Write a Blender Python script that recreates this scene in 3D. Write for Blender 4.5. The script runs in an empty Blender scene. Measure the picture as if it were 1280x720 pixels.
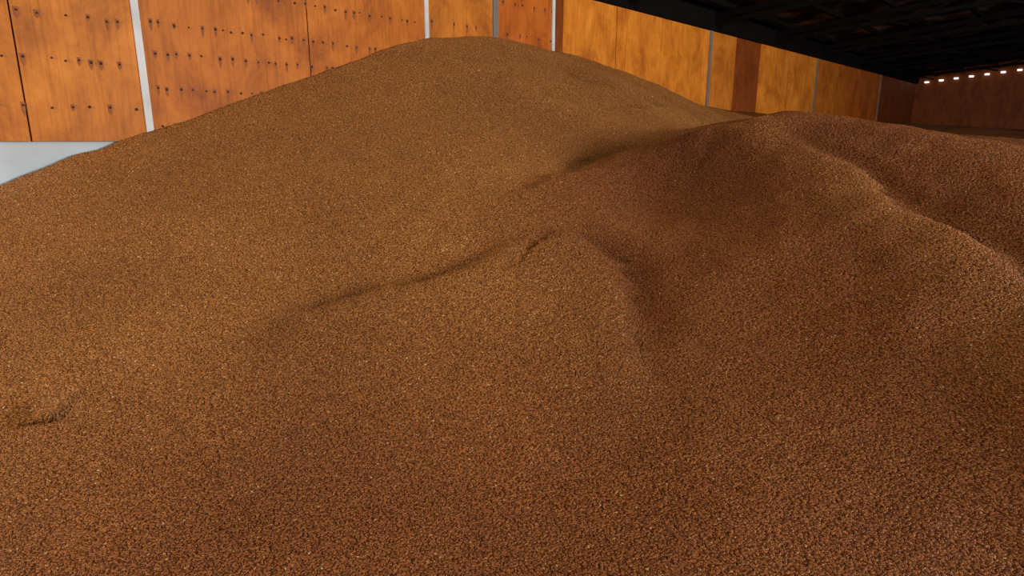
import bpy, math, random
import numpy as np
from mathutils import Vector, noise
random.seed(3); np.random.seed(3)
# ---- site layout (metres): X runs along the clad wall, wall face at Y=0, room towards -Y ----
CZ=3.2                      # underside of the plywood cladding
# spot heights of the grain surface: x, -y, z in centimetres
SPOT="""76,1,284 129,3,305 190,1,328 293,6,364 398,18,397 472,35,419 506,37,427 552,57,427 631,91,414 707,123,396 776,154,374 840,187,350
1009,58,396 1077,101,361 511,137,383 381,262,304 299,342,255 243,395,221 202,435,198 172,464,180 144,491,163
51,143,236 32,251,204 20,316,183 12,365,169 205,141,293 155,245,240 115,331,202 92,381,180 73,422,166
348,129,338 622,229,340 509,258,312 584,344,339 565,400,346 562,451,337 552,490,328 542,534,319 518,583,308
734,367,307 737,446,302 731,517,296 718,578,286 460,447,295 382,482,261 324,508,227 273,531,205 235,548,187 199,564,172
439,595,275 369,606,245 315,616,217 280,622,198 250,628,178 466,516,292 338,562,235 416,380,270 297,455,222 470,631,284 330,641,237
1300,30,375 1820,30,370 2500,30,375 2850,50,360 1600,300,352 1500,420,340 2000,400,340 2400,600,320 2850,500,330 1200,800,260 2000,1000,200
0,630,85 -200,400,120 -400,100,190 -700,0,120 -700,600,30 -300,900,20 200,800,90 500,1000,120 900,1300,60 0,1300,-30 2000,1600,20 -700,1600,-50 2900,1600,20"""
pts=np.array([[float(v)/100 for v in t.split(',')] for t in SPOT.split()]); pts[:,1]*=-1
LINES="""fold:150,278 168,291 184,309 201,324 223,335 248,342 279,346 302,346 339,350|lobe:315,334 339,350 334,385 314,420 293,446 260,476 232,500|flank:575,435 542,392 538,355 510,303 427,293 330,295 262,276|ridge:536,413 498,468 457,519 417,567 385,604 358,621|pit:31,273 46,283 62,294|up:65,296 134,291 181,305|rip:558,153 610,170 673,184|rip2:656,109 703,138 751,163"""
feat={}
for s in LINES.split('|'):
    k,v=s.split(':'); L=np.array([[float(c)/100 for c in t.split(',')] for t in v.split()]); L[:,1]*=-1
    for _ in range(3):
        N_=[L[0]]
        for a,b in zip(L[:-1],L[1:]): N_+=[a*.75+b*.25,a*.25+b*.75]
        N_.append(L[-1]); L=np.array(N_)
    feat[k]=L
def U(r2): return np.where(r2>1e-9,0.5*r2*np.log(r2+1e-12),0)
n=len(pts); X=pts[:,:2]
K=U(((X[:,None]-X[None])**2).sum(-1))+np.eye(n)*0.015
A=np.zeros((n+3,n+3)); A[:n,:n]=K; A[:n,n]=1; A[:n,n+1:]=X; A[n,:n]=1; A[n+1:,:n]=X.T
w=np.linalg.solve(A,np.concatenate([pts[:,2],[0,0,0]]))
def H0(q):
    o=np.zeros(len(q))
    for i in range(0,len(q),4000):
        s=q[i:i+4000]; o[i:i+4000]=U(((s[:,None]-X[None])**2).sum(-1))@w[:n]+w[n]+s@w[n+1:]
    return o
xs=np.concatenate([np.arange(-7,-2,.15),np.arange(-2,9,.03),np.arange(9,29.01,.14)]); xs[-1]=28.99
ys=np.concatenate([np.arange(-17.8,-9,.2),np.arange(-9,-.02,.03),[-.004]])
gx,gy=np.meshgrid(xs,ys); q=np.stack([gx.ravel(),gy.ravel()],1)
z=H0(q)
wob=np.array([[noise.noise(Vector((a*1.6,c*1.6,7))),noise.noise(Vector((a*1.6,c*1.6,19)))] for a,c in q])*.12
wob+=np.array([[noise.noise(Vector((a*7,c*7,3))),noise.noise(Vector((a*7,c*7,9)))] for a,c in q])*.03
def prof(line,q):
    q=q+wob
    L=np.array(line); best=np.full(len(q),1e9); sd=np.zeros(len(q)); tt=np.zeros(len(q))
    seg=np.linalg.norm(np.diff(L,axis=0),axis=1); tot=seg.sum(); acc=0
    for i in range(len(L)-1):
        if seg[i]<1e-6: continue
        a=L[i]; d=(L[i+1]-a)/seg[i]; v=q-a; u=np.clip(v@d,0,seg[i]); c=v-u[:,None]*d
        dist=np.linalg.norm(c,axis=1); s=np.sign(d[0]*v[:,1]-d[1]*v[:,0]); m=dist<best
        best[m]=dist[m]; sd[m]=(dist*s)[m]; tt[m]=((acc+u)/tot)[m]; acc+=seg[i]
    return sd,best,tt
def ss(x): x=np.clip(x,0,1); return x*x*(3-2*x)
def step(nm,A,w,e0=.15,e1=.15,wide=3.0,lo_a=.6):
    sd,b,t=prof(feat[nm],q)
    env=ss(t/e0)*ss((1-t)/e1)
    s=sd*np.sign(A)
    hi=np.where(s>0,np.tanh(s/w),0)*np.exp(-(s/(w*wide))**2)
    lo=np.where(s<0,np.tanh(s/w),0)*np.exp(-(s/(w*2))**2)*lo_a
    return abs(A)*env*(hi+lo)
z+=step('fold',-.11,.13,.35,.45,4)
z+=step('lobe',-.085,.085,.35,.5,5,.9)
z+=step('flank',.17,.22,.25,.4,3)
z+=step('ridge',-.055,.08,.45,.1,5,1.)
sd,b,t=prof(feat['pit'],q); z-=.10*np.exp(-(b/.08)**2)*ss(t/.4)*ss((1-t)/.4)
sd,b,t=prof(feat['up'],q); z-=.02*np.exp(-(b/.2)**2)
sd,b,t=prof(feat['rip'],q); z-=.08*np.exp(-(b/.17)**2)
sd,b,t=prof(feat['rip2'],q); z-=.08*np.exp(-(b/.17)**2)
nz=np.array([noise.fractal(Vector((a*.9,c*.9,1.3)),1,2,4)*.03+noise.noise(Vector((a*5,c*5,4)))*.008+noise.noise(Vector((a*2.6+c,c*2.6,14)))*.012 for a,c in q])
z+=nz; z=np.maximum(z,-.05)
def mesh_obj(name,v,f,mat=None,smooth=False,parent=None):
    me=bpy.data.meshes.new(name); me.from_pydata(v,[],f); me.update()
    o=bpy.data.objects.new(name,me); bpy.context.collection.objects.link(o)
    if mat: me.materials.append(mat)
    if smooth: me.polygons.foreach_set('use_smooth',[True]*len(f))
    if parent: o.parent=parent
    return o
def box(name,x0,x1,y0,y1,z0,z1,mat,parent=None):
    v=[(x,y,z_) for x in(x0,x1) for y in(y0,y1) for z_ in(z0,z1)]
    f=[(0,1,3,2),(4,6,7,5),(0,4,5,1),(2,3,7,6),(0,2,6,4),(1,5,7,3)]
    return mesh_obj(name,v,f,mat,False,parent)
def multi(name,boxes,mat,parent=None):
    V=[];Fs=[]
    for (x0,x1,y0,y1,z0,z1) in boxes:
        k=len(V); V+=[(x,y,c) for x in(x0,x1) for y in(y0,y1) for c in(z0,z1)]
        Fs+=[tuple(k+i for i in t) for t in [(0,1,3,2),(4,6,7,5),(0,4,5,1),(2,3,7,6),(0,2,6,4),(1,5,7,3)]]
    return mesh_obj(name,V,Fs,mat,False,parent)
def mat(name):
    m=bpy.data.materials.new(name); m.use_nodes=True; nt=m.node_tree
    return m,nt,nt.nodes['Principled BSDF']
def N(nt,t,**k):
    n_=nt.nodes.new(t)
    for a,b_ in k.items(): n_.inputs[a].default_value=b_
    return n_
def ramp(nt,src,stops):
    r=nt.nodes.new('ShaderNodeValToRGB'); nt.links.new(src,r.inputs[0])
    e=r.color_ramp.elements
    while len(e)<len(stops): e.new(.5)
    for i,(p,c) in enumerate(stops): e[i].position=p; e[i].color=(*c,1)
    return r.outputs[0]
def mulc(nt,a,b_,f=1):
    mx=nt.nodes.new('ShaderNodeMix'); mx.data_type='RGBA'; mx.blend_type='MULTIPLY'; mx.inputs[0].default_value=f
    nt.links.new(a,mx.inputs[6]); nt.links.new(b_,mx.inputs[7]); return mx.outputs[2]
def grain_mat(name,kernel):
    m,nt,b=mat(name); b.inputs['Roughness'].default_value=.5; b.inputs['Specular IOR Level'].default_value=.35
    geo=nt.nodes.new('ShaderNodeNewGeometry')
    big=N(nt,'ShaderNodeTexNoise',Scale=.9,Detail=6)
    nt.links.new(geo.outputs['Position'],big.inputs['Vector'])
    if kernel:
        oi=nt.nodes.new('ShaderNodeObjectInfo'); src=oi.outputs['Random']
    else:
        vo=N(nt,'ShaderNodeTexVoronoi',Scale=110)
        nt.links.new(geo.outputs['Position'],vo.inputs['Vector'])
        sp=nt.nodes.new('ShaderNodeSeparateColor'); nt.links.new(vo.outputs['Color'],sp.inputs[0]); src=sp.outputs[0]
        bp=N(nt,'ShaderNodeBump',Strength=.8,Distance=.005); bp.invert=True
        nt.links.new(vo.outputs['Distance'],bp.inputs['Height']); nt.links.new(bp.outputs[0],b.inputs['Normal'])
    kf=1 if kernel else .58  # surface colour darkened to paint shade into the gaps between kernels
    st=[(0,(.15,.046,.009)),(.3,(.26,.090,.017)),(.75,(.36,.134,.027)),(.985,(.43,.18,.045)),(.995,(.58,.36,.15)),(1,(.68,.47,.22))]
    c=ramp(nt,src,[(p,tuple(v*kf for v in cc)) for p,cc in st])
    t=ramp(nt,big.outputs[0],[(.35,(.82,.79,.76)),(.65,(1.0,1.0,1.0))])
    at=nt.nodes.new('ShaderNodeAttribute'); at.attribute_name='dust_shade'; at.attribute_type='INSTANCER' if kernel else 'GEOMETRY'
    dd=ramp(nt,at.outputs['Fac'],[(0,(.56,.42,.36)),(.5,(.80,.68,.62)),(1,(1.07,1.12,1.15))])  # dust tone together with the painted shade
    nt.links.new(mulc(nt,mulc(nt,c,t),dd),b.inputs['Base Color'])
    return m
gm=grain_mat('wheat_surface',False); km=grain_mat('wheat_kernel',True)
nx,ny=len(xs),len(ys)
faces=[(j*nx+i,j*nx+i+1,(j+1)*nx+i+1,(j+1)*nx+i) for j in range(ny-1) for i in range(nx-1)]
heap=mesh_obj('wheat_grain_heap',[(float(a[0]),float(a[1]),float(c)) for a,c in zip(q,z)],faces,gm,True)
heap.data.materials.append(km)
d=np.hypot(q[:,0],q[:,1]+6.3)
dens=np.interp(d,[0,3.5,5,7,10,14],[19000,18000,14500,11000,8000,4000])
ang=np.arctan2(q[:,1]+6.3,q[:,0]); dens[(d>1)&((ang>math.radians(98))|(ang<math.radians(-10)))]=0
dens[d<1.2]=0; dens[d>14]=0; dens[q[:,1]>-.03]=0
at=heap.data.attributes.new('dens','FLOAT','POINT'); at.data.foreach_set('value',dens.astype(np.float32))
# less dusty, redder grain on the second load, plus shade painted into its flank
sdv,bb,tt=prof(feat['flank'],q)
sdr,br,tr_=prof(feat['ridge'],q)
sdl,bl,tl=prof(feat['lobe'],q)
fresh_shade=np.clip((sdv+.05)/.4,0,1)*np.exp(-(bb/1.7)**2)*ss((1-tt)/.5)
fresh_shade=np.maximum(fresh_shade,.8*np.exp(-((sdl-.15)/.28)**2)*(bl<1.5)*ss(tl/.25)*ss((1-tl)/.6))  # shade of the lobe trough put into the grain colour
fresh_shade=np.maximum(fresh_shade,.8*np.exp(-((sdr-.3)/.5)**2)*(br<2))  # painted shade on the right side of the ridge
fresh_shade=np.maximum(fresh_shade,.5*ss((q[:,0]-q[:,1]*.9-5.6)/2.2)*ss((-q[:,1]-2.6)/1.5))
fresh_shade*=1-.85*np.exp(-((sdr+.2)/.2)**2)*(br<1.0)  # lit band left of the ridge, put into the colour
fresh_shade=np.maximum(fresh_shade,.55*ss((3.9-d)/1.8))  # grain toned darker and redder close to the camera
dust_shade=1-.95*np.clip(fresh_shade,0,1)
at=heap.data.attributes.new('dust_shade','FLOAT','POINT'); at.data.foreach_set('value',dust_shade.astype(np.float32))
ng=bpy.data.node_groups.new('grain_scatter','GeometryNodeTree')
ng.interface.new_socket('Geometry',in_out='INPUT',socket_type='NodeSocketGeometry'); ng.interface.new_socket('Geometry',in_out='OUTPUT',socket_type='NodeSocketGeometry')
gi=ng.nodes.new('NodeGroupInput'); go=ng.nodes.new('NodeGroupOutput')
dp=ng.nodes.new('GeometryNodeDistributePointsOnFaces'); na=ng.nodes.new('GeometryNodeInputNamedAttribute'); na.data_type='FLOAT'; na.inputs['Name'].default_value='dens'
ico=ng.nodes.new('GeometryNodeMeshIcoSphere'); ico.inputs['Radius'].default_value=1; ico.inputs['Subdivisions'].default_value=2
tr=ng.nodes.new('GeometryNodeTransform'); tr.inputs['Scale'].default_value=(.0065,.0035,.0033)
sm=ng.nodes.new('GeometryNodeSetMaterial'); sm.inputs['Material'].default_value=km
sh=ng.nodes.new('GeometryNodeSetShadeSmooth')
ip=ng.nodes.new('GeometryNodeInstanceOnPoints'); rv=ng.nodes.new('FunctionNodeRandomValue'); rv.data_type='FLOAT_VECTOR'
rv.inputs[0].default_value=(-.65,-.65,0); rv.inputs[1].default_value=(.65,.65,6.283)
rs=ng.nodes.new('FunctionNodeRandomValue'); rs.data_type='FLOAT'; rs.inputs[2].default_value=.75; rs.inputs[3].default_value=1.3
jg=ng.nodes.new('GeometryNodeJoinGeometry'); l=ng.links.new
l(gi.outputs[0],dp.inputs['Mesh']); l(na.outputs[0],dp.inputs['Density']); l(dp.outputs[0],ip.inputs['Points'])
l(ico.outputs[0],tr.inputs[0]); l(tr.outputs[0],sm.inputs[0]); l(sm.outputs[0],sh.inputs[0]); l(sh.outputs[0],ip.inputs['Instance'])
l(rv.outputs[0],ip.inputs['Rotation']); l(rs.outputs[1],ip.inputs['Scale'])
l(gi.outputs[0],jg.inputs[0]); l(ip.outputs[0],jg.inputs[0]); l(jg.outputs[0],go.inputs[0])
heap.modifiers.new('grain','NODES').node_group=ng
def plain(name,c,r=.7,met=0,var=.25,sc=3,spec=.5,lo=.3,hi=.7):
    m,nt,b=mat(name); b.inputs['Roughness'].default_value=r; b.inputs['Metallic'].default_value=met; b.inputs['Specular IOR Level'].default_value=spec
    no=N(nt,'ShaderNodeTexNoise',Scale=sc,Detail=8)
    g=nt.nodes.new('ShaderNodeNewGeometry'); nt.links.new(g.outputs['Position'],no.inputs['Vector'])
    nt.links.new(ramp(nt,no.outputs[0],[(lo,tuple(v*(1-var) for v in c)),(hi,c)]),b.inputs['Base Color'])
    return m
def ply(name,c,seed,st=.5):
    m,nt,b=mat(name); b.inputs['Roughness'].default_value=.55; b.inputs['Specular IOR Level'].default_value=.2
    g=nt.nodes.new('ShaderNodeNewGeometry')
    mp=nt.nodes.new('ShaderNodeMapping'); mp.inputs['Scale'].default_value=(1.6,3,1.1); mp.inputs['Location'].default_value=(seed*3.7,0,seed)
    nt.links.new(g.outputs['Position'],mp.inputs[0])
    n1=N(nt,'ShaderNodeTexNoise',Scale=1.3,Detail=12,Roughness=.72,Distortion=.5)
    nt.links.new(mp.outputs[0],n1.inputs['Vector'])
    a=ramp(nt,n1.outputs[0],[(.3,(c[0]*.55,c[1]*.45,c[2]*.5)),(.5,c),(.7,(min(1,c[0]*1.35),c[1]*1.5,c[2]*1.9))])
    mp2=nt.nodes.new('ShaderNodeMapping'); mp2.inputs['Scale'].default_value=(30,30,1.2); nt.links.new(g.outputs['Position'],mp2.inputs[0])
    n2=N(nt,'ShaderNodeTexNoise',Scale=1.2,Detail=8,Roughness=.6); nt.links.new(mp2.outputs[0],n2.inputs['Vector'])
    s=ramp(nt,n2.outputs[0],[(.3,(.5,.38,.3)),(.5,(1,1,1))])
    nt.links.new(mulc(nt,a,s,st),b.inputs['Base Color'])
    return m
white=plain('painted_white',(.66,.68,.72)); conc=plain('concrete_white',(.50,.57,.64),.8,0,.3,2)
grey=plain('galvanised_steel',(.2,.17,.15),.6); dark=plain('dark_steel',(.006,.005,.005),.9,spec=.05); rust=plain('rust_bolt',(.05,.018,.01))
drip=plain('drip_stain',(.30,.08,.012))
roofm=plain('roof_sheet',(.16,.085,.07),.9,spec=.05,var=.92,sc=1.2,lo=.5,hi=.72); dirt=plain('floor_concrete',(.2,.17,.14))
seam=plain('seam_dark',(.12,.03,.01))
cols=[(.50,.155,.016),(.46,.128,.012),(.42,.10,.010),(.20,.045,.007),(.60,.19,.018)]
pm=[ply('plywood_%d'%i,c,i) for i,c in enumerate(cols)]
PB=CZ-.01; PT=CZ+2.1
box('wall_left',-7,29.2,.06,.3,0,PT+.7,conc)
edges=[(-7,-3.1,0),(-3.1,.18,1),(.18,1.02,0),(1.02,1.89,0),(1.89,3.5,1),(3.5,5.06,1),(5.06,6.22,0),(6.22,7.4,2),(7.4,7.63,3),(7.63,9.0,4),(9.0,10.4,4),(10.4,12.2,4),(12.2,13.37,0),(13.37,14.6,3),(14.6,18.2,4),(18.2,20.9,1),(20.9,24.4,2),(24.4,26.5,3),(26.5,29,3)]
root=bpy.data.objects.new('plywood_wall_cladding',None); bpy.context.collection.objects.link(root)
for i,(a,b_,k) in enumerate(edges):
    box('panel_%d'%i,a+.006,b_-.006,.02+.003*(i%2),.052,PB,PT,pm[k],root)
multi('seams',[(-6.9,28.9,.053,.058,PB,PT)],seam,root)
multi('batten',[(x-.028,x+.028,.0,.02,PB-.0,PT) for x in(1.89,5.06,7.4)],white,root)
V=[];Fs=[];V2=[];F2=[]
for (a,b_,rows,sp) in [(-3,1.85,[.26,.63,.97,1.35,1.7],.14),(1.95,5.0,[.12,.45,.75,1.0,1.35,1.7],.12),(5.1,7.4,[.6,1.,1.4,1.8],.25)]:
    for h in rows:
        x=a+.05
        while x<b_:
            cx=x+random.uniform(-.008,.008); cz=CZ+h+random.uniform(-.01,.01); r=random.uniform(.008,.013)
            k=len(V); V+=[(cx+r*math.cos(t),.016,cz+r*math.sin(t)) for t in [i*math.pi/4 for i in range(8)]]+[(cx,.003,cz)]
            Fs+=[(k+i,k+(i+1)%8,k+8) for i in range(8)]
            if random.random()<.7:
                L_=random.uniform(.03,.10); ww=random.uniform(.010,.02); k=len(V2)
                V2+=[(cx-ww,.0185,cz+.025),(cx+ww,.0185,cz+.025),(cx+ww*.8,.0185,cz-L_*.5),(cx,.0185,cz-L_),(cx-ww*.8,.0185,cz-L_*.5)]
                F2+=[(k,k+1,k+2,k+3,k+4)]
            x+=sp*random.choice([.6,.9,1,1,1.4])
mesh_obj('bolts',V,Fs,rust,False,root); mesh_obj('drips',V2,F2,drip,False,root)
posts=[.23-6]+[6.22+6.0*i for i in range(4)]
multi('posts',[(x-.045,x+.045,.0,.02,PB-.3,PT) for x in posts],grey,root)
box('wall_far',29,29.2,-18,.06,0,PT+3,pm[3])
sl=.09
def roofz(y): return PT+.12+(-y)*sl
xs2=np.arange(-7,29.3,.09); V=[];Fs=[]
for i,x in enumerate(xs2):
    o=.02*(i%2); V+=[(x,.3,roofz(.3)+.3+o),(x,-18,roofz(-18)+.3+o)]
Fs=[(2*i,2*i+1,2*i+3,2*i+2) for i in range(len(xs2)-1)]
mesh_obj('ceiling',V,Fs,roofm)
fr=bpy.data.objects.new('roof_framing',None); bpy.context.collection.objects.link(fr)
V=[];Fs=[]
def beam(x0,y0,z0,x1,y1,z1,t):
    k=len(V); a=Vector((x0,y0,z0)); b=Vector((x1,y1,z1)); d=(b-a).normalized(); s=d.cross(Vector((0,0,1)))
    if s.length<.1: s=Vector((1,0,0))
    s.normalize(); u=s.cross(d)
    for p in(a,b):
        for m_,n_ in((-1,-1),(1,-1),(1,1),(-1,1)): V.append(tuple(p+s*t*m_+u*t*n_))
    Fs.extend([tuple(k+i for i in f) for f in[(0,1,5,4),(1,2,6,5),(2,3,7,6),(3,0,4,7),(0,3,2,1),(4,5,6,7)]])
for y in np.arange(-.4,-17,-1.0): beam(-7,y,roofz(y)+.22,29,y,roofz(y)+.22,.04)
for x in [6.22+3*i-6 for i in range(10)]:
    beam(x,0,roofz(0)+.12,x,-18,roofz(-18)+.12,.05); beam(x,0,roofz(0)-.0,x,-18,roofz(-18)-.35,.04)
    yy=0; kk=0
    while yy>-17:
        beam(x,yy,roofz(yy)-.1 if kk%2 else roofz(yy)+.12,x,yy-.9,roofz(yy-.9)+.12 if kk%2 else roofz(yy-.9)-.2,.02); yy-=.9;kk+=1
mesh_obj('trusses',V,Fs,dark,False,fr)
multi('eave_beam',[(-7,29,-.05,.06,PT+.0,PT+.6)],dark,fr)
m,nt,b=mat('daylight'); b.inputs['Emission Color'].default_value=(.9,.95,1,1); b.inputs['Emission Strength'].default_value=2
multi('window_far',[(28.9,29.0,y-.1,y+.03,roofz(y)-.13,roofz(y)-.08) for y in np.arange(-.3,-17,-.46)],m)
box('floor',-7,29.2,-18,.3,-.2,0,dirt)
box('wall_right',-7,29.2,-18.2,-18,0,7,conc)
def area(name,loc,tgt,sx,sy,p,c):
    L=bpy.data.lights.new(name,'AREA'); L.shape='RECTANGLE'; L.size=sx; L.size_y=sy; L.energy=p; L.color=c
    o=bpy.data.objects.new(name,L); bpy.context.collection.objects.link(o); o.location=loc
    o.rotation_euler=(Vector(tgt)-Vector(loc)).to_track_quat('-Z','Y').to_euler()
area('fill_light_left',(6.5,-16.5,4.9),(5.5,-1,3.7),6,2.2,2300,(1,.94,.84))
area('fill_light_left',(-6.5,-2.6,4.7),(5,-2.4,3.2),3.5,2,620,(1,.94,.84))  # added fill lamp, brightens the foreground from the left
W=bpy.data.worlds.new('World'); bpy.context.scene.world=W; W.use_nodes=True
W.node_tree.nodes['Background'].inputs[0].default_value=(1,.9,.78,1); W.node_tree.nodes['Background'].inputs[1].default_value=.3
cam=bpy.data.cameras.new('camera'); co=bpy.data.objects.new('camera',cam); bpy.context.collection.objects.link(co)
TH=math.radians(44); PIT=math.radians(13.343)
cam.lens=21.94; cam.sensor_width=36; co.location=(0,-6.3,CZ); cam.clip_start=.05
co.rotation_euler=Vector((math.cos(TH)*math.cos(PIT),math.sin(TH)*math.cos(PIT),-math.sin(PIT))).to_track_quat('-Z','Y').to_euler()
bpy.context.scene.camera=co
bpy.context.scene.view_settings.view_transform='Standard'
